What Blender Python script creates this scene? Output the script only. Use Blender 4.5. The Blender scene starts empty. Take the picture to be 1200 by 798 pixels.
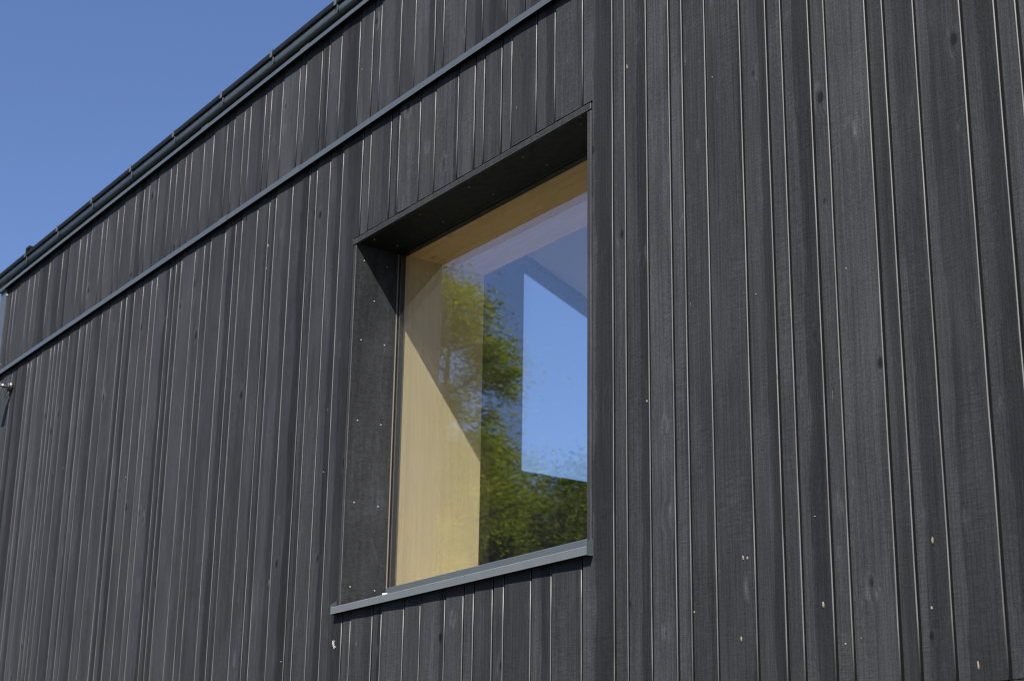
import bpy, bmesh, math, random
from mathutils import Vector, Matrix
import numpy as np

random.seed(7)
rng = np.random.default_rng(7)
S = 3.3333          # metres per survey unit (the wall stands one unit in front of the camera)
Z0 = 1.6            # camera height above the ground
sc = bpy.context.scene
col = sc.collection


# ------------------------------------------------------------------ helpers
def link(o, parent=None):
    col.objects.link(o)
    if parent is not None:
        o.parent = parent
    return o


def empty(name, loc=(0, 0, 0), label=None, cat=None, group=None):
    o = bpy.data.objects.new(name, None)
    link(o)
    o.location = loc
    o.empty_display_size = 0.2
    tag(o, label, cat, group)
    return o


def tag(o, label=None, cat=None, group=None, kind=None):
    if label: o['label'] = label
    if cat: o['category'] = cat
    if group: o['group'] = group
    if kind: o['kind'] = kind
    return o


def mesh_obj(name, verts, faces, mats, parent=None, mat_idx=None, smooth=False):
    me = bpy.data.meshes.new(name)
    me.from_pydata([tuple(v) for v in verts], [], faces)
    for m in (mats if isinstance(mats, (list, tuple)) else [mats]):
        me.materials.append(m)
    if mat_idx is not None:
        me.polygons.foreach_set('material_index', mat_idx)
    if smooth:
        me.polygons.foreach_set('use_smooth', [True] * len(me.polygons))
    me.update()
    return link(bpy.data.objects.new(name, me), parent)


class MB:
    """Collects shapes; build() links them as one mesh object."""
    def __init__(self):
        self.bm = bmesh.new()

    def box(self, x0, x1, y0, y1, z0, z1, mi=0, bev=0.0, bmi=None):
        b = bmesh.new()
        vs = [b.verts.new((x, y, z)) for x in (x0, x1) for y in (y0, y1) for z in (z0, z1)]
        for f in ((0, 1, 3, 2), (4, 6, 7, 5), (0, 4, 5, 1), (2, 3, 7, 6), (0, 2, 6, 4), (1, 5, 7, 3)):
            b.faces.new([vs[i] for i in f])
        for f in b.faces: f.material_index = mi
        if bev:
            q = bmesh.ops.bevel(b, geom=b.edges[:], offset=bev, segments=2, affect='EDGES', profile=0.5)
            if bmi is not None:
                for f in q['faces']: f.material_index = bmi
        self._merge(b)

    def prism(self, prof, x0, x1, mi=0, bev=0.0, smooth=False):
        """(y, z) profile swept along x."""
        b = bmesh.new()
        A = [b.verts.new((x0, y, z)) for y, z in prof]
        B = [b.verts.new((x1, y, z)) for y, z in prof]
        n = len(prof)
        for i in range(n):
            f = b.faces.new((A[i], A[(i + 1) % n], B[(i + 1) % n], B[i]))
            f.smooth = smooth
        b.faces.new(A[::-1]); b.faces.new(B)
        bmesh.ops.recalc_face_normals(b, faces=b.faces[:])
        if bev:
            bmesh.ops.bevel(b, geom=b.edges[:], offset=bev, segments=2, affect='EDGES', profile=0.5)
        for f in b.faces: f.material_index = mi
        self._merge(b)

    def tube(self, pts, radii, n=12, mi=0, cap=True):
        pts = [Vector(p) for p in pts]
        b = bmesh.new()
        rings = []
        for i, p in enumerate(pts):
            d = (pts[min(i + 1, len(pts) - 1)] - pts[max(i - 1, 0)]).normalized()
            a = d.orthogonal().normalized() if abs(d.z) < .9 else Vector((1, 0, 0)).cross(d).normalized()
            if abs(d.z) < .9:
                a = Vector((0, 0, 1)).cross(d).normalized()
            c = d.cross(a)
            rings.append([b.verts.new(p + radii[i] * (math.cos(2 * math.pi * k / n) * a + math.sin(2 * math.pi * k / n) * c)) for k in range(n)])
        for r0, r1 in zip(rings, rings[1:]):
            for k in range(n):
                f = b.faces.new((r0[k], r0[(k + 1) % n], r1[(k + 1) % n], r1[k])); f.smooth = True
        if cap:
            b.faces.new(rings[0][::-1]); b.faces.new(rings[-1])
        bmesh.ops.recalc_face_normals(b, faces=b.faces[:])
        for f in b.faces: f.material_index = mi
        self._merge(b)

    def dome(self, c, nrm, r, h, mi=0):
        """a small low screw head on a surface"""
        c = Vector(c); nrm = Vector(nrm).normalized()
        a = nrm.orthogonal().normalized(); d = nrm.cross(a)
        b = bmesh.new(); rings = []
        for fr, fh in ((1, 0), (.9, .6), (.55, 1)):
            rings.append([b.verts.new(c + nrm * h * fh + r * fr * (math.cos(k * math.pi / 4) * a + math.sin(k * math.pi / 4) * d)) for k in range(8)])
        for r0, r1 in zip(rings, rings[1:]):
            for k in range(8):
                b.faces.new((r0[k], r0[(k + 1) % 8], r1[(k + 1) % 8], r1[k]))
        b.faces.new(rings[-1])
        bmesh.ops.recalc_face_normals(b, faces=b.faces[:])
        for f in b.faces: f.material_index = mi
        self._merge(b)

    def _merge(self, b):
        me = bpy.data.meshes.new('tmp'); b.to_mesh(me); b.free()
        self.bm.from_mesh(me); bpy.data.meshes.remove(me)

    def build(self, name, mats, parent=None):
        me = bpy.data.meshes.new(name)
        self.bm.to_mesh(me); self.bm.free()
        for m in (mats if isinstance(mats, (list, tuple)) else [mats]):
            me.materials.append(m)
        return link(bpy.data.objects.new(name, me), parent)


# ------------------------------------------------------------------ materials
def nmat(name):
    m = bpy.data.materials.new(name); m.use_nodes = True
    nt = m.node_tree
    nt.nodes.clear()
    out = nt.nodes.new('ShaderNodeOutputMaterial')
    return m, nt, out


class G:
    """terse node graph builder"""
    def __init__(self, nt): self.nt = nt
    def n(self, t, **kw):
        nd = self.nt.nodes.new(t)
        ins = kw.pop('ins', {})
        for k, v in kw.items(): setattr(nd, k, v)
        for k, v in ins.items():
            if isinstance(v, bpy.types.NodeSocket): self.nt.links.new(v, nd.inputs[k])
            else: nd.inputs[k].default_value = v
        return nd
    def math(self, op, a, b=None, c=None, clamp=False):
        nd = self.n('ShaderNodeMath', operation=op, use_clamp=clamp)
        for i, v in enumerate((a, b, c)):
            if v is None: continue
            if isinstance(v, bpy.types.NodeSocket): self.nt.links.new(v, nd.inputs[i])
            else: nd.inputs[i].default_value = v
        return nd.outputs[0]
    def mapr(self, v, a, b, c=0., d=1., smooth=True):
        nd = self.n('ShaderNodeMapRange', interpolation_type='SMOOTHSTEP' if smooth else 'LINEAR')
        self.nt.links.new(v, nd.inputs[0])
        for i, q in zip((1, 2, 3, 4), (a, b, c, d)):
            if isinstance(q, bpy.types.NodeSocket): self.nt.links.new(q, nd.inputs[i])
            else: nd.inputs[i].default_value = q
        return nd.outputs[0]
    def noise(self, vec, scale, detail=3., rough=.55, dist=0.):
        nd = self.n('ShaderNodeTexNoise', ins={'Vector': vec, 'Scale': scale, 'Detail': detail, 'Roughness': rough, 'Distortion': dist})
        return nd.outputs['Fac']
    def mul(self, vec, s):
        return self.n('ShaderNodeVectorMath', operation='MULTIPLY', ins={0: vec, 1: s}).outputs[0]
    def mixc(self, f, a, b, mode='MIX'):
        nd = self.n('ShaderNodeMix', data_type='RGBA', blend_type=mode)
        for i, v in ((0, f), (6, a), (7, b)):
            if isinstance(v, bpy.types.NodeSocket): self.nt.links.new(v, nd.inputs[i])
            else: nd.inputs[i].default_value = v if i == 0 else (*v, 1.)[:4]
        return nd.outputs[2]


def principled(g, out, **ins):
    p = g.n('ShaderNodeBsdfPrincipled', ins=ins)
    g.nt.links.new(p.outputs[0], out.inputs[0])
    return p


def simple(name, c, rough=.5, metal=0., spec=.5, var=.15, scale=14., bump=0.):
    m, nt, out = nmat(name); g = G(nt)
    P = g.n('ShaderNodeTexCoord').outputs['Object']
    f = g.noise(P, scale, 5, .6)
    cc = g.mixc(f, tuple(x * (1 - var) for x in c), tuple(x * (1 + var) for x in c))
    r = g.mapr(g.noise(P, scale * 2.3, 3), .3, .7, rough - .07, rough + .07)
    ins = {'Base Color': cc, 'Roughness': r, 'Metallic': metal, 'Specular IOR Level': spec}
    if bump:
        b = g.n('ShaderNodeBump', ins={'Strength': bump, 'Distance': .002, 'Height': g.noise(P, scale * 9, 4)})
        ins['Normal'] = b.outputs[0]
    principled(g, out, **ins)
    return m


def board_material(name, black=1.0):
    """black-stained rough-sawn spruce"""
    m, nt, out = nmat(name); g = G(nt)
    P = g.n('ShaderNodeTexCoord').outputs['Object']
    att = g.n('ShaderNodeAttribute', attribute_name='board')
    sep = g.n('ShaderNodeSeparateColor', ins={0: att.outputs['Color']})
    R, Gc, B = sep.outputs
    uv = g.n('ShaderNodeUVMap', uv_map='UVMap').outputs[0]
    su = g.n('ShaderNodeSeparateXYZ', ins={0: uv}); U = su.outputs[0]
    off = g.n('ShaderNodeVectorMath', operation='SCALE', ins={0: att.outputs['Color'], 'Scale': 61.}).outputs[0]
    Q = g.n('ShaderNodeVectorMath', operation='ADD', ins={0: P, 1: off}).outputs[0]
    # knots: sparse stretched cells, kept in a minority of them
    vk = g.n('ShaderNodeTexVoronoi', feature='F1', ins={'Vector': g.mul(Q, (14., .01, 8.5)), 'Scale': 1., 'Randomness': 1.})
    kd = vk.outputs['Distance']
    kc = g.n('ShaderNodeSeparateColor', ins={0: vk.outputs['Color']}).outputs[0]
    kon = g.math('GREATER_THAN', kc, .83)
    ksz = g.math('MULTIPLY', kon, g.mapr(kc, .83, 1., .07, .21))
    knot = g.math('MULTIPLY', g.mapr(g.math('SUBTRACT', ksz, kd), -.02, .09), kon)
    halo = g.math('MULTIPLY', g.mapr(g.math('SUBTRACT', g.math('MULTIPLY', ksz, 2.6), kd), -.05, .2), kon)
    # long grain, pushed aside round the knots
    Qw = g.n('ShaderNodeVectorMath', operation='ADD', ins={0: Q, 1: g.n('ShaderNodeCombineXYZ', ins={0: g.math('MULTIPLY', halo, .012)}).outputs[0]}).outputs[0]
    grain = g.noise(g.mul(Qw, (150., 30., 2.2)), 1., 6, .62, .4)
    grain2 = g.noise(g.mul(Qw, (34., 8., .8)), 1., 4, .55, .7)
    fibre = g.noise(g.mul(Qw, (620., 60., 22.)), 1., 3, .6)
    # bandsaw marks across the board, slightly slanting
    Qs = g.n('ShaderNodeMapping', ins={'Vector': Q, 'Rotation': (0, .16, 0), 'Scale': (26., 4., 360.)}).outputs[0]
    saw = g.noise(Qs, 1., 3, .6, .3)
    cloud = g.noise(g.mul(Q, (7., 3., 2.3)), 1., 4, .55, .5)
    patch = g.noise(g.mul(Q, (26., 6., 5.)), 1., 5, .62, 1.0)
    # each board turns darker towards its right side along a ragged line
    wob = g.math('MULTIPLY', g.math('SUBTRACT', g.noise(g.mul(Q, (3., 1., 2.6)), 1., 6, .62), .5), .55)
    split = g.math('SUBTRACT', g.math('ADD', U, wob), g.math('MULTIPLY_ADD', Gc, .75, .25))
    two = g.math('MULTIPLY_ADD', g.mapr(split, -.02, .02), .6, g.math('MULTIPLY', g.mapr(split, -.28, .22), .4))
    seam = g.math('MULTIPLY', g.mapr(g.math('ABSOLUTE', split), .0, .018, 1., 0.), g.mapr(patch, .42, .66))
    fuzz = g.noise(g.mul(Q, (260., 60., 150.)), 1., 3, .65)
    v = g.math('MULTIPLY_ADD', R, .42, .80)
    v = g.math('MULTIPLY', v, g.mapr(fuzz, .3, .72, .70, 1.36, False))
    v = g.math('MULTIPLY', v, g.mapr(grain, .25, .75, .60, 1.38, False))
    v = g.math('MULTIPLY', v, g.mapr(grain2, .25, .75, .86, 1.14, False))
    sawon = g.mapr(g.noise(g.mul(Q, (9., 3., 3.1)), 1., 3, .6), .40, .66)
    v = g.math('MULTIPLY', v, g.math('ADD', 1., g.math('MULTIPLY', sawon, g.mapr(saw, .3, .72, -.34, .38, False))))
    v = g.math('MULTIPLY', v, g.mapr(fibre, .3, .8, .84, 1.2, False))
    v = g.math('MULTIPLY', v, g.mapr(cloud, .3, .72, .86, 1.20))
    v = g.math('MULTIPLY', v, g.math('SUBTRACT', 1.20, g.math('MULTIPLY', two, g.math('MULTIPLY_ADD', B, .60, .14))))
    v = g.math('ADD', v, g.math('MULTIPLY', seam, .5))
    v = g.math('ADD', v, g.math('MULTIPLY', g.mapr(patch, .57, .8), .52))
    v = g.math('MULTIPLY', v, g.math('SUBTRACT', 1., g.math('MULTIPLY', knot, .82)))
    ring = g.math('SUBTRACT', halo, g.mapr(g.math('SUBTRACT', g.math('MULTIPLY', ksz, 1.7), kd), -.05, .15))
    v = g.math('MULTIPLY', v, g.math('MULTIPLY_ADD', g.math('MULTIPLY', ring, g.mapr(patch, .42, .7)), 1.0, 1.))
    dark = (.0162 * black, .0170 * black, .0188 * black)
    tint = g.mixc(B, (1.012, 1., .985), (.988, 1., 1.015))
    base = g.mixc(1., g.n('ShaderNodeCombineColor', ins={0: g.math('MULTIPLY', v, dark[0]), 1: g.math('MULTIPLY', v, dark[1]), 2: g.math('MULTIPLY', v, dark[2])}).outputs[0], tint, 'MULTIPLY')
    # pale splinters where the stain never took
    sp = g.noise(g.mul(Q, (120., 20., 9.)), 1., 2, .5)
    chip = g.mapr(sp, .800, .825)
    base = g.mixc(g.math('MULTIPLY', chip, .8), base, (.30, .26, .19))
    h = g.math('ADD', g.math('MULTIPLY_ADD', fuzz, .7, g.math('MULTIPLY', saw, .5)), g.math('ADD', g.math('MULTIPLY', grain, .6), g.math('MULTIPLY', fibre, .35)))
    h = g.math('SUBTRACT', h, g.math('MULTIPLY', knot, .5))
    bump = g.n('ShaderNodeBump', ins={'Strength': .7, 'Distance': .0018, 'Height': h})
    rough = g.mapr(grain, .3, .7, .58, .74)
    principled(g, out, **{'Base Color': base, 'Roughness': rough, 'Specular IOR Level': .16, 'Normal': bump.outputs[0]})
    return m


def edge_material():
    """planed arris of the boards: same stain, thinner and smoother"""
    m, nt, out = nmat('board_arris'); g = G(nt)
    P = g.n('ShaderNodeTexCoord').outputs['Object']
    att = g.n('ShaderNodeAttribute', attribute_name='board')
    off = g.n('ShaderNodeVectorMath', operation='SCALE', ins={0: att.outputs['Color'], 'Scale': 61.}).outputs[0]
    Q = g.n('ShaderNodeVectorMath', operation='ADD', ins={0: P, 1: off}).outputs[0]
    f = g.noise(g.mul(Q, (30., 10., 3.5)), 1., 5, .6)
    brk = g.mapr(g.noise(g.mul(Q, (4., 4., 14.)), 1., 3, .6), .68, .76)
    c = g.mixc(g.mapr(f, .3, .7), (.036, .036, .037), (.088, .088, .089))
    c = g.mixc(g.math('MULTIPLY', brk, .75), c, (.022, .022, .023))
    principled(g, out, **{'Base Color': c, 'Roughness': .5, 'Specular IOR Level': .5})
    return m


def pine_material(name, c0, c1, axis):
    m, nt, out = nmat(name); g = G(nt)
    P = g.n('ShaderNodeTexCoord').outputs['Object']
    k = {'z': (14., 14., .7), 'x': (.7, 14., 14.)}[axis]
    k2 = {'z': (70., 70., 2.), 'x': (2., 70., 70.)}[axis]
    a = g.noise(g.mul(P, k), 1., 4, .55, 1.2)
    wave = g.math('FRACT', g.math('MULTIPLY', a, 7.))
    late = g.mapr(wave, .55, 1., 0., 1.)
    b = g.noise(g.mul(P, k2), 1., 4, .6)
    cc = g.mixc(g.math('MULTIPLY', late, .55), c0, c1)
    cc = g.mixc(g.mapr(b, .3, .75, 0., .5), cc, c1)
    vk = g.n('ShaderNodeTexVoronoi', feature='F1', ins={'Vector': g.mul(P, {'z': (9., 6., 2.2), 'x': (2.2, 6., 9.)}[axis]), 'Scale': 1.})
    kn = g.math('MULTIPLY', g.mapr(vk.outputs['Distance'], .05, .09, 1., 0.), .6)
    cc = g.mixc(kn, cc, (.22, .12, .05))
    bump = g.n('ShaderNodeBump', ins={'Strength': .25, 'Distance': .001, 'Height': b})
    principled(g, out, **{'Base Color': cc, 'Roughness': .5, 'Normal': bump.outputs[0]})
    return m


def glass_material(name, k):
    m, nt, out = nmat(name); g = G(nt)
    geo = g.n('ShaderNodeNewGeometry')
    d = g.n('ShaderNodeVectorMath', operation='DOT_PRODUCT', ins={0: geo.outputs['Normal'], 1: geo.outputs['Incoming']}).outputs['Value']
    c = g.math('ABSOLUTE', d)
    f = g.math('POWER', g.math('SUBTRACT', 1., c, clamp=True), 3.6)
    fac = g.math('MULTIPLY_ADD', f, .9, k)
    P = g.n('ShaderNodeTexCoord').outputs['Object']
    wav = g.noise(P, 1.6, 2, .4)
    bump = g.n('ShaderNodeBump', ins={'Strength': .10, 'Distance': .004, 'Height': wav})
    t = g.n('ShaderNodeBsdfTransparent', ins={'Color': (.975, .985, .98, 1)})
    gl = g.n('ShaderNodeBsdfGlossy', ins={'Color': (.97, .98, 1., 1), 'Roughness': .0, 'Normal': bump.outputs[0]})
    mx = g.n('ShaderNodeMixShader', ins={0: fac, 1: t.outputs[0], 2: gl.outputs[0]})
    nt.links.new(mx.outputs[0], out.inputs[0])
    return m


def leaf_material(name, c0, c1):
    m, nt, out = nmat(name); g = G(nt)
    geo = g.n('ShaderNodeNewGeometry')
    cc = g.mixc(geo.outputs['Random Per Island'], c0, c1)
    d = g.n('ShaderNodeBsdfDiffuse', ins={'Color': cc})
    t = g.n('ShaderNodeBsdfTranslucent', ins={'Color': g.mixc(1., cc, (1.5, 1.5, .7), 'MULTIPLY')})
    a = g.n('ShaderNodeMixShader', ins={0: .45, 1: d.outputs[0], 2: t.outputs[0]})
    nt.links.new(a.outputs[0], out.inputs[0])
    return m


M_BOARD = board_material('black_stained_boards')
M_EDGE = edge_material()
M_GAP = simple('black_joint_rebate', (.0035, .0035, .004), .8, spec=.2)
M_REVEAL = board_material('black_stained_reveal', 1.12)
M_SOFFIT = simple('shade_darkened_panel', (.0052, .0052, .0045), .6, spec=.18)  # shade under the head put into the colour, darker than the lining boards
M_CHIP = simple('raw_wood_chip', (.24, .21, .16), .7, scale=60)
M_SPLASH = simple('pale_splash', (.26, .25, .24), .8, scale=60)
M_STRIP = simple('anthracite_sheet_metal', (.044, .053, .060), .38, .0, .5, .12, 6.)
M_SILL = simple('grey_coated_sill', (.072, .081, .088), .36, .0, .5, .08, 9.)
M_EDGING = simple('black_roof_edging', (.0035, .0045, .005), .65, .0, .15, .2, 7.)
M_GUTTER = simple('dark_green_grey_gutter', (.048, .061, .066), .40, .0, .5, .15, 7.)
M_SCREW = simple('zinc_screw', (.22, .22, .215), .5, .5)
M_SPACER = simple('black_spacer', (.008, .008, .008), .5)
M_STOP = simple('light_glazing_stop', (.13, .11, .085), .5)
M_PINE = pine_material('pine_jamb', (.62, .515, .315), (.53, .425, .235), 'z')
M_PINEX = pine_material('pine_head', (.84, .63, .36), (.68, .48, .24), 'x')
M_GLASS = glass_material('window_glass', .185)
M_CLEAR = glass_material('clear_glass', .04)
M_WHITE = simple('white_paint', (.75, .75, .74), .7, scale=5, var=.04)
M_DIM = simple('shade_grey_inner_wall', (.10, .10, .105), .7, scale=5, var=.05)  # room shade put into a dim grey for the gable wall and beam
M_FLOOR = simple('pale_floor', (.55, .46, .34), .45, scale=8)
M_ROOF = simple('black_roofing', (.03, .03, .032), .8, scale=10)
M_PLINTH = simple('dark_plinth', (.008, .008, .0085), .9, scale=12)
M_LAMP = simple('black_lamp_paint', (.018, .02, .022), .3, spec=.6)
M_CHROME = simple('bright_metal', (.6, .6, .6), .22, 1.)
M_BARK = simple('bark', (.10, .085, .065), .9, scale=20, var=.4, bump=.5)
M_LEAF_A = leaf_material('spring_leaves', (.100, .130, .014), (.195, .220, .026))
M_LEAF_B = leaf_material('green_leaves', (.052, .080, .011), (.115, .145, .024))

# ------------------------------------------------------------------ the house
house = empty('timber_house', (-1.6 * S, 0, Z0),
              'long black timber clad house with one deep set window and grey metal trim', 'house')
HL = Vector((-house.location.x, -house.location.y, -house.location.z))


def part(o, parent=None):
    """parts are modelled in world coordinates; shift their mesh under their thing's base"""
    if o.parent is None:
        o.parent = house
    o.location = HL if o.parent is house else (0, 0, 0)
    return o


def pbuild(mb, name, mats, parent=None, label=None):
    o = mb.build(name, mats, parent or house)
    o.location = HL if (parent is None) else (0, 0, 0)
    if label: o['label'] = label
    return o


X_L, X_R = -1.8035, -1.3075          # reveal faces (survey units)
Z_B, Z_T = .3215, .7845              # sill at the glass, soffit
Z_STRIP = (.9497, .9581)
GLASS_Y = .0655 * S
JAMB_Y = .2005 * S


def wz(z): return z * S + Z0


# --- cladding -------------------------------------------------------------
LOWX = [-3.1721, -3.1369, -3.0833, -3.0649, -3.0297, -3.007, -2.9598, -2.9403, -2.9205, -2.9005, -2.8648, -2.8141, -2.7796,
        -2.757, -2.7081, -2.6713, -2.6214, -2.5981, -2.5636, -2.5269, -2.4917, -2.4699, -2.4172, -2.3953, -2.3745, -2.3233,
        -2.2887, -2.2658, -2.2149, -2.1789, -2.1577, -2.1069, -2.0684, -2.0475, -1.9964, -1.9462, -1.9244, -1.8873, -1.8512,
        -1.7986, -1.7774, -1.7257, -1.7042, -1.6543, -1.6186, -1.5668, -1.5302, -1.5098, -1.4737, -1.4529, -1.4037, -1.3679,
        -1.3172, -1.2651, -1.2442, -1.2089, -1.1729, -1.1524, -1.1181, -1.0679, -1.0322, -1.0119, -.9767, -.9567, -.9078,
        -.8878, -.8536, -.8047, -.7705]
UPX = [-3.2073, -3.1844, -3.1303, -3.0968, -3.0716, -3.0150, -2.9950, -2.9443, -2.9076, -2.8554, -2.8203, -2.7991, -2.7463,
       -2.7234, -2.6741, -2.6477, -2.5965, -2.5596, -2.5377, -2.4990, -2.4483, -2.4239, -2.3894, -2.3672, -2.3190, -2.2841,
       -2.2343, -2.2098, -2.1745, -2.1530, -2.1039, -2.0842, -2.0476, -1.9951, -1.9758, -1.9283, -1.9070, -1.8721, -1.8203,
       -1.7841, -1.7627, -1.7104, -1.6737, -1.6256, -1.6051, -1.5548, -1.5173, -1.4654, -1.4286]
W3 = (.0207, .0357, .0507)


def extend(xs, left, right):
    r = random.Random(len(xs)); xs = list(xs)
    while xs[0] > left: xs.insert(0, xs[0] - r.choice(W3))
    while xs[-1] < right: xs.append(xs[-1] + r.choice(W3))
    return xs


LOWX = extend(LOWX, -4.4, .6)
UPX = extend(UPX, -3.262, .6)
GAP = .0034          # joint, survey units (about 9 mm)


def cladding(name, xs, zb, zt, hole=None, label=None):
    V, F, MI, COL, UVS = [], [], [], [], []
    rd = random.Random(len(name) + len(xs))

    def strip(x0, x1, xa, xb, za, zt_, seed, tilt, cup):
        """one board spanning x0..x1 (m); only its part between xa and xb is built"""
        w = x1 - x0
        r = .0036
        lf, rt = xa <= x0 + 1e-6, xb >= x1 - 1e-6
        prof = []                       # (x, y, mat for the face that FOLLOWS this point)

        def ysurf(x):
            u = (x - x0) / w
            return -tilt * (1 - u) - cup * 4 * u * (1 - u)
        if lf:
            prof += [(x0, .019, 2), (x0, ysurf(x0) + .0015, 0), (x0 + .0015, ysurf(x0), 0)]
            start = x0 + .0015
        else:
            prof += [(xa, .019, 0), (xa, ysurf(xa), 0)]
            start = xa
        end = x1 - r * .87 if rt else xb
        for k in range(1, 6):
            x = start + (end - start) * k / 5
            prof.append((x, ysurf(x), 0))
        if rt:
            yb = ysurf(x1)
            prof[-1] = (prof[-1][0], prof[-1][1], 1)
            for a in (.38, .74, 1.05):
                prof.append((end + r * math.sin(a), yb + r * (1 - math.cos(a)), 1))
            prof[-1] = (prof[-1][0], prof[-1][1], 2)
            prof.append((x1, .019, 2))
        else:
            prof.append((xb, .019, 0))
        nz = max(2, int((zt_ - za) / .16) + 1)
        base = len(V); n = len(prof)
        rj = random.Random(int(seed[0] * 1e6))
        for i in range(nz):
            z = za + (zt_ - za) * i / (nz - 1)
            j = rj.uniform(-.0006, .0006); jl = rj.uniform(-.0004, .0004)
            for k, (x, y, mi) in enumerate(prof):
                dx = (jl if k < 3 else 0) if lf else 0
                if rt and k >= n - 5: dx = j
                V.append((x + dx, y, z))
        for i in range(nz - 1):
            for k in range(n - 1):
                a = base + i * n + k
                F.append((a, a + 1, a + n + 1, a + n))
                MI.append(prof[k][2])
                for q in (a, a + 1, a + n + 1, a + n):
                    COL.append(seed)
                    UVS.append(((V[q][0] - x0) / w, V[q][2]))
        for i in (0, nz - 1):           # end grain
            ring = [base + i * n + k for k in range(n)]
            F.append(ring[::-1] if i == 0 else ring); MI.append(2)
            for q in ring:
                COL.append(seed); UVS.append(((V[q][0] - x0) / w, V[q][2]))

    for a, b in zip(xs, xs[1:]):
        # seam readings are the middle of the lit arris
        x0 = (a + GAP * .75) * S; x1 = (b - GAP * .25) * S
        seed = (rd.random(), rd.random(), rd.random(), 1.)
        w = x1 - x0
        tilt = w * rd.uniform(.016, .03); cup = (w / .16) ** 2 * rd.uniform(-.0005, .0014)
        if hole is None:
            strip(x0, x1, x0, x1, zb, zt, seed, tilt, cup); continue
        hx0, hx1, hz0, hz1 = hole
        if x1 <= hx0 or x0 >= hx1:
            strip(x0, x1, x0, x1, zb, zt, seed, tilt, cup)
        else:
            m0, m1 = max(x0, hx0), min(x1, hx1)
            if x0 < hx0: strip(x0, x1, x0, hx0, zb, zt, seed, tilt, cup)
            if x1 > hx1: strip(x0, x1, hx1, x1, zb, zt, seed, tilt, cup)
            if m1 - m0 > .004:
                strip(x0, x1, m0, m1, hz1, zt, seed, tilt, cup)
                strip(x0, x1, m0, m1, zb, hz0, seed, tilt, cup)
    # rebated tongues behind the boards close the joints
    xa, xb = xs[0] * S + .01, xs[-1] * S - .01
    rects = [(xa, xb, zb + .004, zt - .004)] if hole is None else [
        (xa, hole[0], zb + .004, zt - .004), (hole[1], xb, zb + .004, zt - .004),
        (hole[0], hole[1], hole[3], zt - .004), (hole[0], hole[1], zb + .004, hole[2])]
    for (p, q, s, t) in rects:
        b = len(V)
        V.extend([(p, .0125, s), (q, .0125, s), (q, .0125, t), (p, .0125, t)])
        F.append((b, b + 1, b + 2, b + 3)); MI.append(2)
        COL.extend([(0, 0, 0, 1)] * 4); UVS.extend([(0, 0)] * 4)
    o = mesh_obj(name, V, F, [M_BOARD, M_EDGE, M_GAP, M_CHIP], None, MI)
    me = o.data
    ca = me.color_attributes.new('board', 'FLOAT_COLOR', 'CORNER')
    ca.data.foreach_set('color', np.array(COL, dtype=np.float32).ravel())
    uv = me.uv_layers.new(name='UVMap')
    uv.data.foreach_set('uv', np.array(UVS, dtype=np.float32).ravel())
    sm = [mi == 1 for mi in MI]
    me.polygons.foreach_set('use_smooth', sm)
    if label: o['label'] = label
    return part(o)


HOLE = ((-1.8125) * S, (-1.2990) * S, wz(.3040), wz(.7945))
lower = cladding('cladding', LOWX, wz(.1415), wz(.9540), HOLE, 'black vertical boards below the grey strip, round the window')
upper = cladding('cladding', UPX, wz(.9545), wz(1.1345), None, 'black vertical boards between the grey strip and the gutter')

# pale chips, resin beads and one bird splash on the boards
CHIPS = [(-2.7967, 1.064, 2), (-2.7585, 1.015, 1.5), (-1.8627, .4906, 1.6), (-1.3367, .2776, 1.6), (-.8729, .2013, 2),
         (-.8317, .1537, 4), (-.8679, .2528, 4), (-.9876, .2175, 3), (-.9647, .1832, 2), (-.9126, .182, 1.5), (-.9931, .2919, 1.5),
         (-1.2388, .8093, 4), (-1.107, .7444, 2), (-1.0786, .7158, 1.5), (-.9437, .4984, 2), (-.8184, .1774, 1.2), (-1.8101, 1.0388, 1.5),
         (-1.9159, 1.025, 1.5), (-2.0788, 1.0391, 1.2), (-2.7066, .5947, 1.2), (-2.5325, .6059, 1.5), (-2.505, .5744, 2),
         (-2.1891, .9359, 2), (-2.0645, .8619, 3), (-2.0653, .8268, 2), (-2.2061, .8338, 1.2), (-1.8595, .5726, 1.5), (-2.39, .5988, 1.2),
         (-2.8273, .6765, 1.5), (-2.1092, .3168, 1.2), (-1.1482, .2297, 1.5), (-1.1511, .2508, 1.2), (-1.0557, .5065, 1),
         (-2.9287, .5515, 1.5), (-1.9521, .2587, 1.5), (-1.1354, .4644, 1.2), (-.9468, .1855, 1), (-1.0823, .2699, 2.5),
         (-1.0769, .2684, 2.5), (-1.0873, .1998, 3), (-1.2124, .4408, 2)]
rr = random.Random(3)
for (x, z, q) in [c for i, c in enumerate(CHIPS) if i % 2 == 0 or c[2] > 2.4]:
    X, Zc = x * S, wz(z)
    wd = .0005 + .00013 * q; ht = (.0012 + .0006 * q * q) * rr.uniform(.5, 1.2)
    n = 8; b = bmesh.new(); lean = rr.uniform(-.12, .12)
    ring = []
    for k in range(n):
        a = 2 * math.pi * k / n
        dz = ht * math.sin(a) * rr.uniform(.5, 1.3)
        ring.append(b.verts.new((X + wd * math.cos(a) * rr.uniform(.4, 1.2) + lean * dz, -.0060, Zc + dz)))
    back = [b.verts.new((v.co.x, .004, v.co.z)) for v in ring]
    for k in range(n): b.faces.new((ring[k], ring[(k + 1) % n], back[(k + 1) % n], back[k]))
    b.faces.new(ring)
    bmesh.ops.recalc_face_normals(b, faces=b.faces[:])
    mb = MB(); mb._merge(b)
    mb.build('wood_fleck', M_CHIP, upper if z > .955 else lower)
b = bmesh.new()                         # the pale splash beside the sill: one ragged star
cx, cz = -1.8147 * S, wz(.2668)
ring = []
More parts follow.
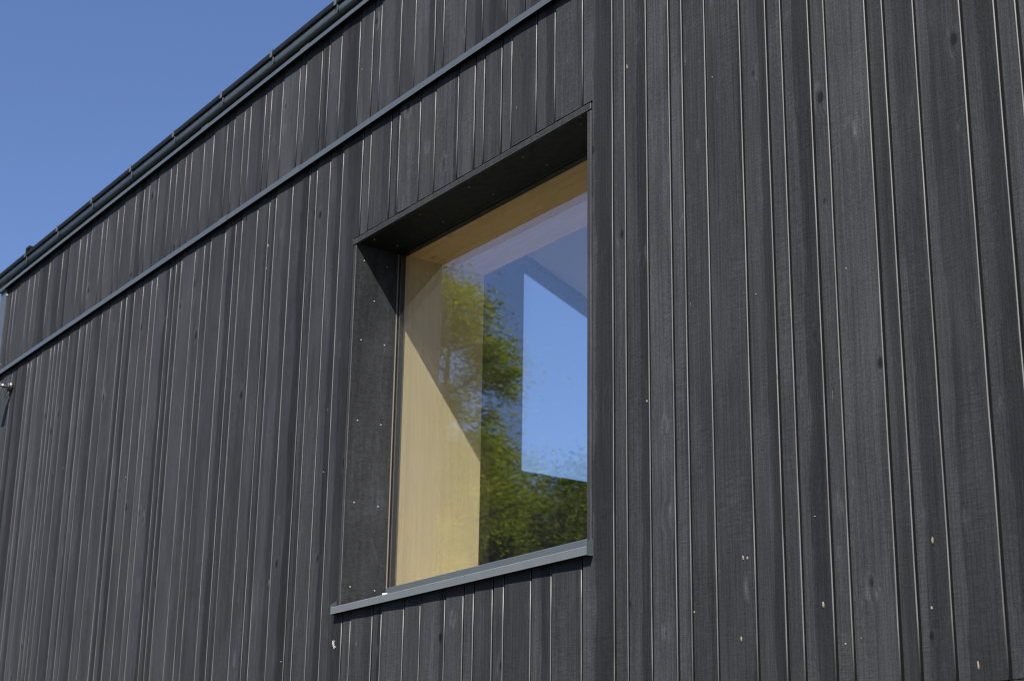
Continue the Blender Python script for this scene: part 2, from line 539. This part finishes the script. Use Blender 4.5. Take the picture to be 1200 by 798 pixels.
for k in range(22):
    a = 2 * math.pi * k / 22
    L = rr.uniform(.010, .022) if k % 2 else rr.uniform(.0025, .0045)
    ring.append(b.verts.new((cx + math.cos(a) * L * 1.1, -.0064, cz + math.sin(a) * L * .9)))
ctr = b.verts.new((cx, -.0075, cz))
back = [b.verts.new((v.co.x, -.001, v.co.z)) for v in ring]
for k in range(22):
    b.faces.new((ctr, ring[k], ring[(k + 1) % 22])); b.faces.new((ring[k], ring[(k + 1) % 22], back[(k + 1) % 22], back[k]))
bmesh.ops.recalc_face_normals(b, faces=b.faces[:])
mb = MB(); mb._merge(b); o = mb.build('splash_mark', M_SPLASH, lower); o['label'] = 'white star shaped splash on a black board'

# --- the metal strips -----------------------------------------------------
def flashing(name, zb, zt, p, joints, label):
    mb = MB()
    xs = [-4.35] + joints + [.55]
    for i, (a, b) in enumerate(zip(xs, xs[1:])):
        e = .0
        prof = [(-p * S - e, wz(zb)), (-p * S - e, wz(zt)), (.012, wz(zt) + .012), (.012, wz(zt) + .009), (-p * S + .0035 - e, wz(zt) - .003), (-p * S + .0035 - e, wz(zb) + .0)]
        mb.prism(prof, a * S + .0005, b * S - .0005)
        if i:                            # lapped joint: a short sleeve over the ends
            e = .0022
            prof = [(-p * S - e, wz(zb) - .003), (-p * S - e, wz(zt) + .002), (.010, wz(zt) + .0145), (.010, wz(zt) + .0125), (-p * S - .0005, wz(zt) + .0005), (-p * S - .0005, wz(zb) - .003)]
            mb.prism(prof, (a - .014) * S, (a + .012) * S)
    return pbuild(mb, name, M_STRIP, None, label)


strip = flashing('drip_strip', .9419, .9503, .0082, [-2.21, -1.975], 'slim grey metal drip strip across the black boards')
band = flashing('eaves_strip', 1.1297, 1.1362, .0098, [-2.30, -1.965], 'grey metal strip directly under the gutter')
# closing board between the eaves strip and the gutter
mb = MB(); mb.box(-3.287 * S, .55 * S, .062, .12, wz(1.1300), wz(1.1640))
pbuild(mb, 'fascia', M_PLINTH)

# --- gutter ---------------------------------------------------------------
gutter = None
def arc(cy, cz, ry, rz, a0, a1, n): return [(cy + ry * math.cos(a0 + (a1 - a0) * k / n), cz + rz * math.sin(a0 + (a1 - a0) * k / n)) for k in range(n + 1)]
GP = [(.0005, 1.1610), (.0005, 1.1436), (.0090, 1.1428), (.0120, 1.1434), (.0136, 1.1450), (.0144, 1.1475), (.0147, 1.1510), (.0147, 1.1610)]
mb = MB(); mb.prism([(-p * S, wz(z)) for p, z in GP], -3.36 * S, .55 * S, smooth=False)
gutter = pbuild(mb, 'gutter', M_GUTTER, None, 'dark grey gutter along the eaves')
for f in gutter.data.polygons: f.use_smooth = abs(f.normal.x) < .5 and f.normal.y < .3
mb = MB()
mb.prism([(-p * S, wz(z)) for p, z in ((-.02, 1.1668), (-.02, 1.1616), (.0140, 1.1616), (.0150, 1.1572), (.0172, 1.1560), (.0180, 1.1590), (.0172, 1.1655))], -3.36 * S, .55 * S, bev=.001)
mb.build('roof_edge', M_EDGING, gutter)
xk = -1.866
first = None
BR = [-1.864, -2.0585, -2.2290, -2.410, -2.589, -2.7684, -2.9425, -3.115, -3.292] + [-1.864 + .178 * k for k in range(1, 13)]
for i, bx in enumerate(BR):
    if first is None:
        mb = MB()
        gp = [(-(p + .0010) * S, wz(z)) for p, z in GP[2:]]
        gb = [(-(p + .0002) * S, wz(z)) for p, z in GP[2:]]
        mb.prism(gp + gb[::-1], -.007, .007)
        mb.box(-.010, .010, -.0196 * S, -.0178 * S, wz(1.1540), wz(1.1672), bev=.002)
        mb.box(.009, .014, -.0172 * S, -.0150 * S, wz(1.1462), wz(1.1545), bev=.001)
        first = mb.build('gutter_bracket', M_GUTTER, gutter)
        first.location = (bx * S, 0, 0)
    else:
        c = first.copy(); col.objects.link(c); c.parent = gutter; c.location = (bx * S, 0, 0)
mb = MB()
mb.box(-.030, .030, -.0190 * S, -.0080 * S, wz(1.1670), wz(1.1735), bev=.002)
mb.box(-.030, -.022, -.0194 * S, -.0150 * S, wz(1.1545), wz(1.1735), bev=.002)
jt = mb.build('gutter_joint', M_EDGING, gutter); jt.location = (-3.105 * S, 0, 0)

# --- corner trim at the far end of the upper wall ---------------------------
mb = MB()
mb.box(-3.290 * S, -3.2545 * S, -.015, .09, wz(.9525), wz(1.1312), bev=.0015)
trim = pbuild(mb, 'corner_trim', M_STRIP, None, 'grey metal corner trim with bright screws')
def screws(spots, nrm, r, h, parent, m=None):
    first = None
    for p in spots:
        if first is None:
            mb = MB(); mb.dome((0, 0, 0), nrm, r, h); o = first = mb.build('screw', m or M_SCREW, parent)
        else:
            o = first.copy(); col.objects.link(o); o.parent = parent
        o.location = p


screws([(-3.2545 * S, -.0075, wz(z)) for z in (1.117, .969)], (1, -.2, 0), .008, .004, trim)

# --- the window -------------------------------------------------------------
y0g, y1g = .0624 * S, .0742 * S
x0, x1, zb, zt = X_L * S, X_R * S, wz(Z_B) + .002, wz(Z_T)
mb = MB()                                  # fixed frame round the glazing unit
mb.box(x0 - .05, x0 - .0005, y0g, y1g + .02, zb, zt + .05)
mb.box(x1 + .0005, x1 + .05, y0g, y1g + .02, zb, zt + .05)
mb.box(x0, x1, y0g, y1g + .02, zt + .0005, zt + .05)
mb.box(x0, x1, .0640 * S, y1g + .02, zb - .03, wz(.3400))
window = pbuild(mb, 'window', M_SPACER, None, 'deep set square window, black outside and pine inside')
mb = MB()                                  # light stop strip at the side
mb.box(x0, x0 + .003, .0627 * S, .0639 * S, wz(.3400), zt - .001)
mb.build('glazing_stop', M_STOP, window)
mb = MB()                                  # black edge spacer between the panes
mb.box(x0 + .0003, x0 + .007, .0657 * S, .0739 * S, wz(.3406), zt - .0005)
mb.box(x1 - .007, x1 - .0003, .0657 * S, .0739 * S, wz(.3406), zt - .0005)
mb.box(x0 + .007, x1 - .007, .0657 * S, .0739 * S, zt - .007, zt - .0005)
mb.build('spacer_bar', M_SPACER, window)
mb = MB()                                  # bottom glazing rail
mb.box(x0 + .001, x1 - .001, .0618 * S, .0638 * S, zb - .002, wz(.3408), bev=.003)
mb.build('glazing_rail', M_STRIP, window)
for yy in (.0655, .0735):
    me_v = [(x0 + .0002, yy * S, wz(.3395)), (x1 - .0002, yy * S, wz(.3395)), (x1 - .0002, yy * S, zt - .0002), (x0 + .0002, yy * S, zt - .0002)]
    mesh_obj('glass_pane', me_v, [(0, 1, 2, 3)], M_GLASS, window)
mb = MB(); mb.box(x0 + .003, x0 + .022, .0575 * S, .0610 * S, wz(.3300), wz(.3336), bev=.001)
mb.build('packer', M_WHITE, window)


def reveal_board(nm, ax, label):
    """black lining board with its screws; ax = (x0,x1,y0,y1,z0,z1)"""
    mb = MB(); mb.box(*ax, bev=.0014, bmi=1)
    o = mb.build(nm, [M_REVEAL, M_EDGE], window)
    me = o.data
    ca = me.color_attributes.new('board', 'FLOAT_COLOR', 'CORNER')
    seed = (rr.random() * .3, rr.random(), .2, 1.)
    ca.data.foreach_set('color', np.array([seed] * len(me.loops), dtype=np.float32).ravel())
    uv = me.uv_layers.new(name='UVMap')
    uv.data.foreach_set('uv', np.array([((me.vertices[l.vertex_index].co.y) / .4, 0) for l in me.loops], dtype=np.float32).ravel())
    o['label'] = label
    return o


T = .0066 * S
FY = -.0012 * S
lb = reveal_board('reveal_board', (x0 - T, x0, FY, y0g - .0005, wz(.3110), zt + .0), 'black side lining board, sunlit below a slanting shadow')
rb = reveal_board('reveal_board', (x1, x1 + T, FY, y0g - .0005, wz(.3135), zt + .0), 'black side lining board seen edge on')
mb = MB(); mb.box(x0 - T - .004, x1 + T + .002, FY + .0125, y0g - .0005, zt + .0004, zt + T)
hb = mb.build('soffit_panel', M_SOFFIT, window); hb['label'] = 'smooth panel overhead, its black deepened for shade, with small screws'
reveal_board('head_trim', (x0 - T - .004, x1 + T + .002, FY - .004, FY + .012, zt + .0004, zt + T + .002), 'slim black trim along the top of the opening')
screws([(x0, y * S, wz(z)) for y, z in ((.012, .7636), (.0295, .7115), (.0123, .6553), (.0121, .5482), (.0124, .4425), (.012, .3369), (.0471, .6549), (.0466, .548),
             (.047, .4418), (.0468, .3358), (.0469, .7629))], (1, 0, 0), .0040, .0022, lb)
screws([(x * S, y * S, zt + .0004) for x, y in ((-1.6671, .0116), (-1.6695, .0477), (-1.5569, .0121), (-1.5587, .0483), (-1.4473, .0134), (-1.4484, .0484), (-1.3371, .0127),
             (-1.7763, .0102), (-1.7783, .0461))], (0, 0, -1), .0040, .0022, hb)

# sill with folded front and upturned ends
mb = MB()
ps = .0084 * S
zf0, zf1 = wz(.3024), wz(.3113)
prof = [(-ps, zf0), (-ps, zf1 - .0035), (-ps + .0045, zf1 + .0006), (.0612 * S, wz(.3215)), (.0612 * S, wz(.3215) - .003), (-ps + .003, zf1 - .003), (-ps + .003, zf0), ]
mb.prism(prof, -1.8132 * S, -1.2985 * S)
sill = mb.build('sill', M_SILL, window)
for xx in (-1.8132 * S - .002, -1.2985 * S):
    mb = MB()
    pf = [(-ps - .001, zf0 - .002), (-ps - .001, zf1 + .006), (-.008, zf1 + .024), (.008, zf1 + .026), (.008, zf0 - .002)]
    mb.prism(pf, xx, xx + .002)
    mb.build('sill_end', M_GUTTER, sill)

# pine lining inside
g0, g1 = .0745 * S, JAMB_Y
mb = MB(); mb.box(x0 - .03, x0, y1g + .0205, g1, wz(.30), zt + .03, bev=.001); mb.box(x0 - .03, x0 - .0002, y1g, y1g + .0204, wz(.3405), zt)
mb.build('pine_lining', M_PINE, window)
mb = MB(); mb.box(x1, x1 + .03, y1g + .0205, g1, wz(.30), zt + .03, bev=.001)
mb.build('pine_lining', M_PINE, window)
mb = MB(); mb.box(x0 + .0003, x1 - .0003, y1g + .0205, g1 - .001, zt + .0003, zt + .03, bev=.001); mb.box(x0 + .0003, x1 - .0003, y1g, y1g + .0204, zt - .0003, zt + .0001)
mb.build('pine_lining', M_PINEX, window)
mb = MB(); mb.box(x0 + .0003, x1 - .0003, y1g + .0205, g1 - .001, wz(.33) - .03, wz(.33), bev=.001)
mb.build('pine_lining', M_PINE, window)

# --- inside: walls, gable with its own window, ceiling, floor ------------------
XG = -3.20 * S                       # inner face of the far gable wall
XE = 1.2                             # near end of the room
YB = 6.85                            # back wall
ZF = wz(.10)
YR = 3.76
pitch = .396
def zc(y): return wz(0) + 3.90 + pitch * (y - .67) if y <= YR else wz(0) + 3.90 + pitch * (YR - .67) - pitch * (y - YR)
yw = g1 + .0
mb = MB()
ox0, ox1, oz0, oz1 = x0 - .03, x1 + .03, wz(.30), zt + .03
for (a, b, c, d) in ((XG, ox0, ZF, zc(.67)), (ox1, XE, ZF, zc(.67)), (ox0, ox1, ZF, oz0), (ox0, ox1, oz1, zc(.67))):
    mb.box(a, b, .06, g1 - .0005, c, d)
pbuild(mb, 'wall', M_WHITE, None, 'white inner side of the front wall')
mb = MB()
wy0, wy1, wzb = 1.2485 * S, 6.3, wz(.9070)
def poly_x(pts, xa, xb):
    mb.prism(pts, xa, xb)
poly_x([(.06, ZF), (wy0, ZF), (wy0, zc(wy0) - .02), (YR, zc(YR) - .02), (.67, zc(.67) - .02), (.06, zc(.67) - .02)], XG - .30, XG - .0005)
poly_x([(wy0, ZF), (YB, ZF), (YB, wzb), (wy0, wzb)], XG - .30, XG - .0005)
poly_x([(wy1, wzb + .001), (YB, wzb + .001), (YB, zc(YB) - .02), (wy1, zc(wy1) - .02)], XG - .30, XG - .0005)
pbuild(mb, 'wall', M_DIM, None, 'inner gable wall greyed for room shade, seen dimly through the glass')
mb = MB()
for a, b in ((XG, -9.6), (-7.2, -6.0), (-3.2, -2.0), (.6, XE)): mb.box(a, b, YB, YB + .25, ZF, zc(YB))
for a, b in ((-9.6, -7.2), (-6.0, -3.2), (-2.0, .6)): mb.box(a, b, YB, YB + .25, ZF, ZF + .5); mb.box(a, b, YB, YB + .25, ZF + 2.9, zc(YB))  # unseen openings added to let skylight brighten the room
mb.box(XE, XE + .25, .06, 1.2, ZF, zc(1.2)); mb.box(XE, XE + .25, 6.0, YB + .25, ZF, zc(YB)); mb.box(XE, XE + .25, 1.2, 6.0, ZF + 2.9, zc(1.2))  # near end left mostly open, added to bring more light inside
pbuild(mb, 'wall', M_WHITE, None, 'white inner back wall with openings added for daylight')
mb = MB(); mb.box(XG - .28, XE, .66, YB, ZF - .2, ZF)
pbuild(mb, 'floor_boards', M_FLOOR)
# sloped ceiling, a raked frame along the gable window, and one beam
mb = MB()
ROOF_HOLE = (-8.6, -6.6, 1.5, 2.6)          # unseen roof hole, added so sun brightens the room
for a, b in ((XG - .3, ROOF_HOLE[0]), (ROOF_HOLE[1], XE + .2)):
    mb.prism([(.66, zc(.67)), (YR, zc(YR)), (YB + .2, zc(YB + .2)), (YB + .2, zc(YB + .2) + .15), (YR, zc(YR) + .15), (.66, zc(.67) + .15)], a, b)
mb.prism([(ROOF_HOLE[3], zc(ROOF_HOLE[3])), (YR, zc(YR)), (YB + .2, zc(YB + .2)), (YB + .2, zc(YB + .2) + .15), (YR, zc(YR) + .15), (ROOF_HOLE[3], zc(ROOF_HOLE[3]) + .15)], ROOF_HOLE[0], ROOF_HOLE[1])
mb.prism([(.66, zc(.67)), (ROOF_HOLE[2], zc(ROOF_HOLE[2])), (ROOF_HOLE[2], zc(ROOF_HOLE[2]) + .15), (.66, zc(.67) + .15)], ROOF_HOLE[0], ROOF_HOLE[1])
pbuild(mb, 'ceiling', M_WHITE)
mb = MB()
gwin_top = lambda y: wz(1.4737) - .396 * (y - 1.2444 * S)
mb.prism([(wy0, gwin_top(wy0) + .07), (wy1, gwin_top(wy1) + .07), (wy1, gwin_top(wy1)), (wy0, gwin_top(wy0))], XG - .22, XG - .05)
mb.box(XG - .22, XG - .05, wy0 + .0002, wy0 + .02, wzb, gwin_top(wy0))
gw = pbuild(mb, 'gable_window', M_LAMP, None, 'raked window in the far gable, sky behind it')
gv = [(XG - .15, wy0, wzb), (XG - .15, wy1, wzb), (XG - .15, wy1, gwin_top(wy1)), (XG - .15, wy0, gwin_top(wy0))]
mesh_obj('glass_pane', gv, [(0, 1, 2, 3)], M_CLEAR, gw)
mb = MB()
mb.prism([(YR + .1, zc(YR + .1) - .18), (YB, zc(YB) - .18), (YB, zc(YB) - .004), (YR + .1, zc(YR + .1) - .004)], XG + 1.1, XG + 1.3)
pbuild(mb, 'beam', M_DIM)
# roof over everything, lower wing roof and plinth
mb = MB()
for a, b in ((XG - .32, ROOF_HOLE[0] - .002), (ROOF_HOLE[1] + .002, XE + .4)):
    mb.prism([(.02, wz(1.130)), (.67, zc(.67) + .155), (YR, zc(YR) + .20), (YB + .5, zc(YB + .5) + .16), (YB + .5, zc(YB + .5) + .3), (YR, zc(YR) + .36), (.02, wz(1.160))], a, b)
mb.prism([(ROOF_HOLE[3], zc(ROOF_HOLE[3]) + .18), (YR, zc(YR) + .20), (YB + .5, zc(YB + .5) + .16), (YB + .5, zc(YB + .5) + .3), (YR, zc(YR) + .36), (ROOF_HOLE[3], zc(ROOF_HOLE[3]) + .34)], ROOF_HOLE[0] - .0015, ROOF_HOLE[1] + .0015)
mb.prism([(.02, wz(1.130)), (.67, zc(.67) + .155), (ROOF_HOLE[2], zc(ROOF_HOLE[2]) + .17), (ROOF_HOLE[2], zc(ROOF_HOLE[2]) + .33), (.02, wz(1.160))], ROOF_HOLE[0] - .0015, ROOF_HOLE[1] + .0015)
roof = pbuild(mb, 'roof', M_ROOF)
mb = MB(); mb.box(-4.35 * S, XG - .33, .02, YB, wz(.9400), wz(.9530))
pbuild(mb, 'wing_roof', M_ROOF, None, 'flat roof of the lower wing beyond the gable')
mb = MB()
mb.box(-4.35 * S, .58 * S, .06, .30, .3, wz(.1400) - .0)
mb.box(-4.35 * S, XG - .33, .03, .20, wz(.1420), wz(.9390))
mb.box(-4.35 * S, .58 * S, .30, YB, -.2, wz(.02))
pbuild(mb, 'plinth', M_PLINTH, None, 'dark recessed plinth under the boards')

# ------------------------------------------------------------------ wall light at the far end
lx, lz = -3.166 * S, wz(.9015)
lamp = empty('wall_lamp', (lx, -.004, lz), 'small black spotlight on a stub arm fixed below the grey strip', 'wall lamp')
mb = MB(); mb.tube([(0, .012, 0), (0, -.022, 0)], [.034, .034], 20); mb.tube([(0, -.022, 0), (0, -.03, 0)], [.034, .018], 20)
base = mb.build('base', M_LAMP, lamp)
screws([(.024 * math.cos(a), -.0255, .02 * math.sin(a)) for a in (.6, 2.6)], (0, -1, .3), .006, .005, base, M_CHROME)
mb = MB(); mb.tube([(0, -.02, 0), (0, -.07, -.002), (0, -.095, -.004)], [.011, .011, .011], 12)
mb.tube([(-.001, -.058, -.002), (-.001, -.066, -.002)], [.017, .017], 14)
mb.build('arm', M_CHROME, lamp)
mb = MB(); mb.tube([(0, -.086, .012), (0, -.095, .008), (-.004, -.155, -.028), (-.004, -.160, -.031)], [.018, .028, .034, .036], 20)
mb.build('lamp_head', M_LAMP, lamp)
mb = MB()
lp = [(.006 + .026 * math.sin(t), -.02 - .012 * math.sin(t / 2), -.03 - .034 * (1 - math.cos(t)) * .8) for t in np.linspace(0, 2 * math.pi, 22)]
mb.tube(lp, [.0022] * 22, 6)
mb.build('cable', M_LAMP, lamp)

# ------------------------------------------------------------------ trees in front of the house, mirrored in the glass
def tree(name, base, H, crown0, R, n, leaf, mleaf, seed, label, group=None, limbs=22, sparse=1.0):
    r = np.random.default_rng(seed)
    root = empty(name, base, label, 'tree', group)
    mb = MB()
    pts, rad = [], []
    bend = r.normal(0, .25, (8, 2)).cumsum(0) * .35
    for k in range(8):
        t = k / 7
        pts.append((bend[k, 0] * t, bend[k, 1] * t, H * .97 * t)); rad.append(max(.012, .016 * H * (1 - t) ** .9 + .01))
    mb.tube(pts, rad, 9)
    centres = []
    for k in range(limbs):
        t = (crown0 + (1 - crown0) * (k + r.random()) / limbs) * .97
        i = min(int(t * 7), 6); u = t * 7 - i
        p0 = np.array(pts[i]) * (1 - u) + np.array(pts[i + 1]) * u
        a = r.random() * 2 * math.pi
        s = (t - crown0) / (1 - crown0)
        L = R * (math.sin(math.pi * min(1, .22 + s * .72)) ** .8) * r.uniform(.55, 1.12)
        up = r.uniform(.05, .55)
        d = np.array([math.cos(a), math.sin(a), up])
        p1 = p0 + d * L * .5 + r.normal(0, .06 * L, 3); p2 = p0 + d * L + np.array([0, 0, -.12 * L])
        r0 = max(.02, .0075 * H * (1 - t) + .02)
        mb.tube([p0, p1, p2], [r0, r0 * .6, r0 * .2], 6)
        for q in np.linspace(.35, 1.05, 6):
            c = p0 + (p1 - p0) * min(1, q * 2) if q < .5 else p1 + (p2 - p1) * (q - .5) * 2
            centres.append((c + r.normal(0, .10 * R, 3), .10 * R + .10 * R * r.random()))
            if r.random() < .6:
                c2 = c + r.normal(0, .20 * R, 3); centres.append((c2, .06 * R + .10 * R * r.random()))
                mb.tube([c, c2], [r0 * .25, r0 * .1], 5)
    mb.build('trunk', M_BARK, root)
    C = np.array([c for c, _ in centres]); W = np.array([w for _, w in centres])
    idx = r.integers(0, len(C), n)
    P = C[idx] + r.normal(0, 1, (n, 3)) * W[idx, None] * np.array([1, 1, .7]) * sparse
    a = r.normal(0, 1, (n, 3)); a /= np.linalg.norm(a, axis=1, keepdims=True)
    b = np.cross(a, r.normal(0, 1, (n, 3))); b /= np.linalg.norm(b, axis=1, keepdims=True)
    s = leaf * r.uniform(.6, 1.3, (n, 1))
    V = np.stack([P - a * s, P + b * s * .5, P + a * s, P - b * s * .5], 1).reshape(-1, 3)
    me = bpy.data.meshes.new('crown')
    me.vertices.add(4 * n); me.vertices.foreach_set('co', V.astype(np.float32).ravel())
    me.loops.add(4 * n); me.loops.foreach_set('vertex_index', np.arange(4 * n, dtype=np.int32))
    me.polygons.add(n); me.polygons.foreach_set('loop_start', np.arange(0, 4 * n, 4, dtype=np.int32))
    me.update(calc_edges=True); me.validate()
    me.materials.append(mleaf)
    link(bpy.data.objects.new('crown', me), root)
    return root


VY = 2 * GLASS_Y + 1.0 * S          # the camera's mirror image behind the glass


def mirrored(dx, t):                # a spot in the garden the glass shows along the bearing dx
    return (dx * t, VY - t, 0)


tree('birch_tree', mirrored(-1.60, 22), 17.0, .24, 2.3, 100000, .046, M_LEAF_A, 11,
     'tall slender birch with yellow green spring leaves, mirrored in the window', limbs=34, sparse=1.0)
GRP = 'trees along the garden edge'
LAB = 'broad green leafy tree at the garden edge, mirrored low in the window'
for i, (dx, t, el, R) in enumerate([(-1.90, 34, .50, 3.8), (-1.77, 36, .48, 3.6), (-1.655, 31, .475, 2.6), (-1.550, 33, .468, 2.2), (-1.49, 30, .440, 1.5),
                                   (-1.475, 39, .388, 3.6), (-1.41, 34, .386, 3.4), (-1.325, 35, .400, 3.2), (-1.27, 40, .396, 3.8), (-1.17, 33, .38, 3.8)]):
    H = el * t + 1.6
    tree('broad_tree', mirrored(dx, t), H, .2, R, 46000, .075, M_LEAF_B, 40 + i, LAB, GRP, limbs=44, sparse=1.25)

# ------------------------------------------------------------------ ground
def ground():
    m, nt, out = nmat('lawn'); g = G(nt)
    P = g.n('ShaderNodeTexCoord').outputs['Object']
    c = g.mixc(g.noise(P, .6, 6, .6), (.010, .016, .006), (.022, .030, .010))
    b = g.n('ShaderNodeBump', ins={'Strength': .6, 'Distance': .04, 'Height': g.noise(P, 25., 4)})
    principled(g, out, **{'Base Color': c, 'Roughness': .9, 'Normal': b.outputs[0]})
    n = 40; L = 1500
    V = []; F = []
    for i in range(n + 1):
        for j in range(n + 1):
            u = (i / n * 2 - 1); v = (j / n * 2 - 1)
            V.append((L * u * abs(u), L * v * abs(v), 0))
    for i in range(n):
        for j in range(n):
            a = i * (n + 1) + j
            F.append((a, a + n + 1, a + n + 2, a + 1))
    o = mesh_obj('ground', V, F, m)
    tag(o, 'mown green lawn round the house', 'ground', kind='structure')


ground()

# ------------------------------------------------------------------ light
SUN = Vector((.60, -1.0, 1.30)).normalized()         # towards the sun
w = bpy.data.worlds.new('World'); sc.world = w; w.use_nodes = True
nt = w.node_tree; bg = nt.nodes['Background']
sky = nt.nodes.new('ShaderNodeTexSky'); sky.sky_type = 'NISHITA'; sky.sun_disc = False
sky.sun_elevation = math.asin(SUN.z)
sky.sun_rotation = math.atan2(SUN.x, SUN.y)
sky.altitude = 200; sky.air_density = 1.0; sky.dust_density = 1.8; sky.ozone_density = 5.0
bal = nt.nodes.new('ShaderNodeMix'); bal.data_type = 'RGBA'; bal.blend_type = 'MULTIPLY'     # camera white balance of the blue
bal.inputs[0].default_value = 1.; bal.inputs[7].default_value = (.87, .872, 1.02, 1.)
nt.links.new(sky.outputs[0], bal.inputs[6])
nt.links.new(bal.outputs[2], bg.inputs[0]); bg.inputs[1].default_value = .060
sl = bpy.data.lights.new('sun', 'SUN'); sl.energy = 5.0; sl.angle = math.radians(.53); sl.color = (1., .955, .88)
so = bpy.data.objects.new('sun', sl); link(so)
so.rotation_euler = SUN.to_track_quat('Z', 'Y').to_euler(); so.location = (6, -12, 14)

# ------------------------------------------------------------------ camera
Rm = [[0.57282274, 0.81955371, 0.01434662], [0.2416066, -0.18554304, 0.95247049], [-0.78326264, 0.54213051, 0.30429286]]
cam = bpy.data.cameras.new('camera'); cam.sensor_width = 36; cam.sensor_fit = 'HORIZONTAL'; cam.lens = 59.04
cam.clip_start = .05; cam.clip_end = 4000
cam.dof.use_dof = True; cam.dof.focus_distance = 5.6; cam.dof.aperture_fstop = 8.0
co = bpy.data.objects.new('camera', cam); link(co)
r, u, f = (Vector(v) for v in Rm)
mw = Matrix(((r.x, u.x, -f.x, 0), (r.y, u.y, -f.y, -S), (r.z, u.z, -f.z, Z0), (0, 0, 0, 1)))
co.matrix_world = mw
sc.camera = co

sc.view_settings.view_transform = 'Standard'; sc.view_settings.look = 'None'
sc.view_settings.gamma = 1; sc.view_settings.exposure = 1.35
sc.render.engine = 'CYCLES'
sc.cycles.use_denoising = True
sc.cycles.max_bounces = 10; sc.cycles.diffuse_bounces = 4; sc.cycles.glossy_bounces = 4; sc.cycles.transparent_max_bounces = 16
sc.cycles.sample_clamp_indirect = 6
sc.cycles.pixel_filter_type = 'BLACKMAN_HARRIS'; sc.cycles.filter_width = 1.2
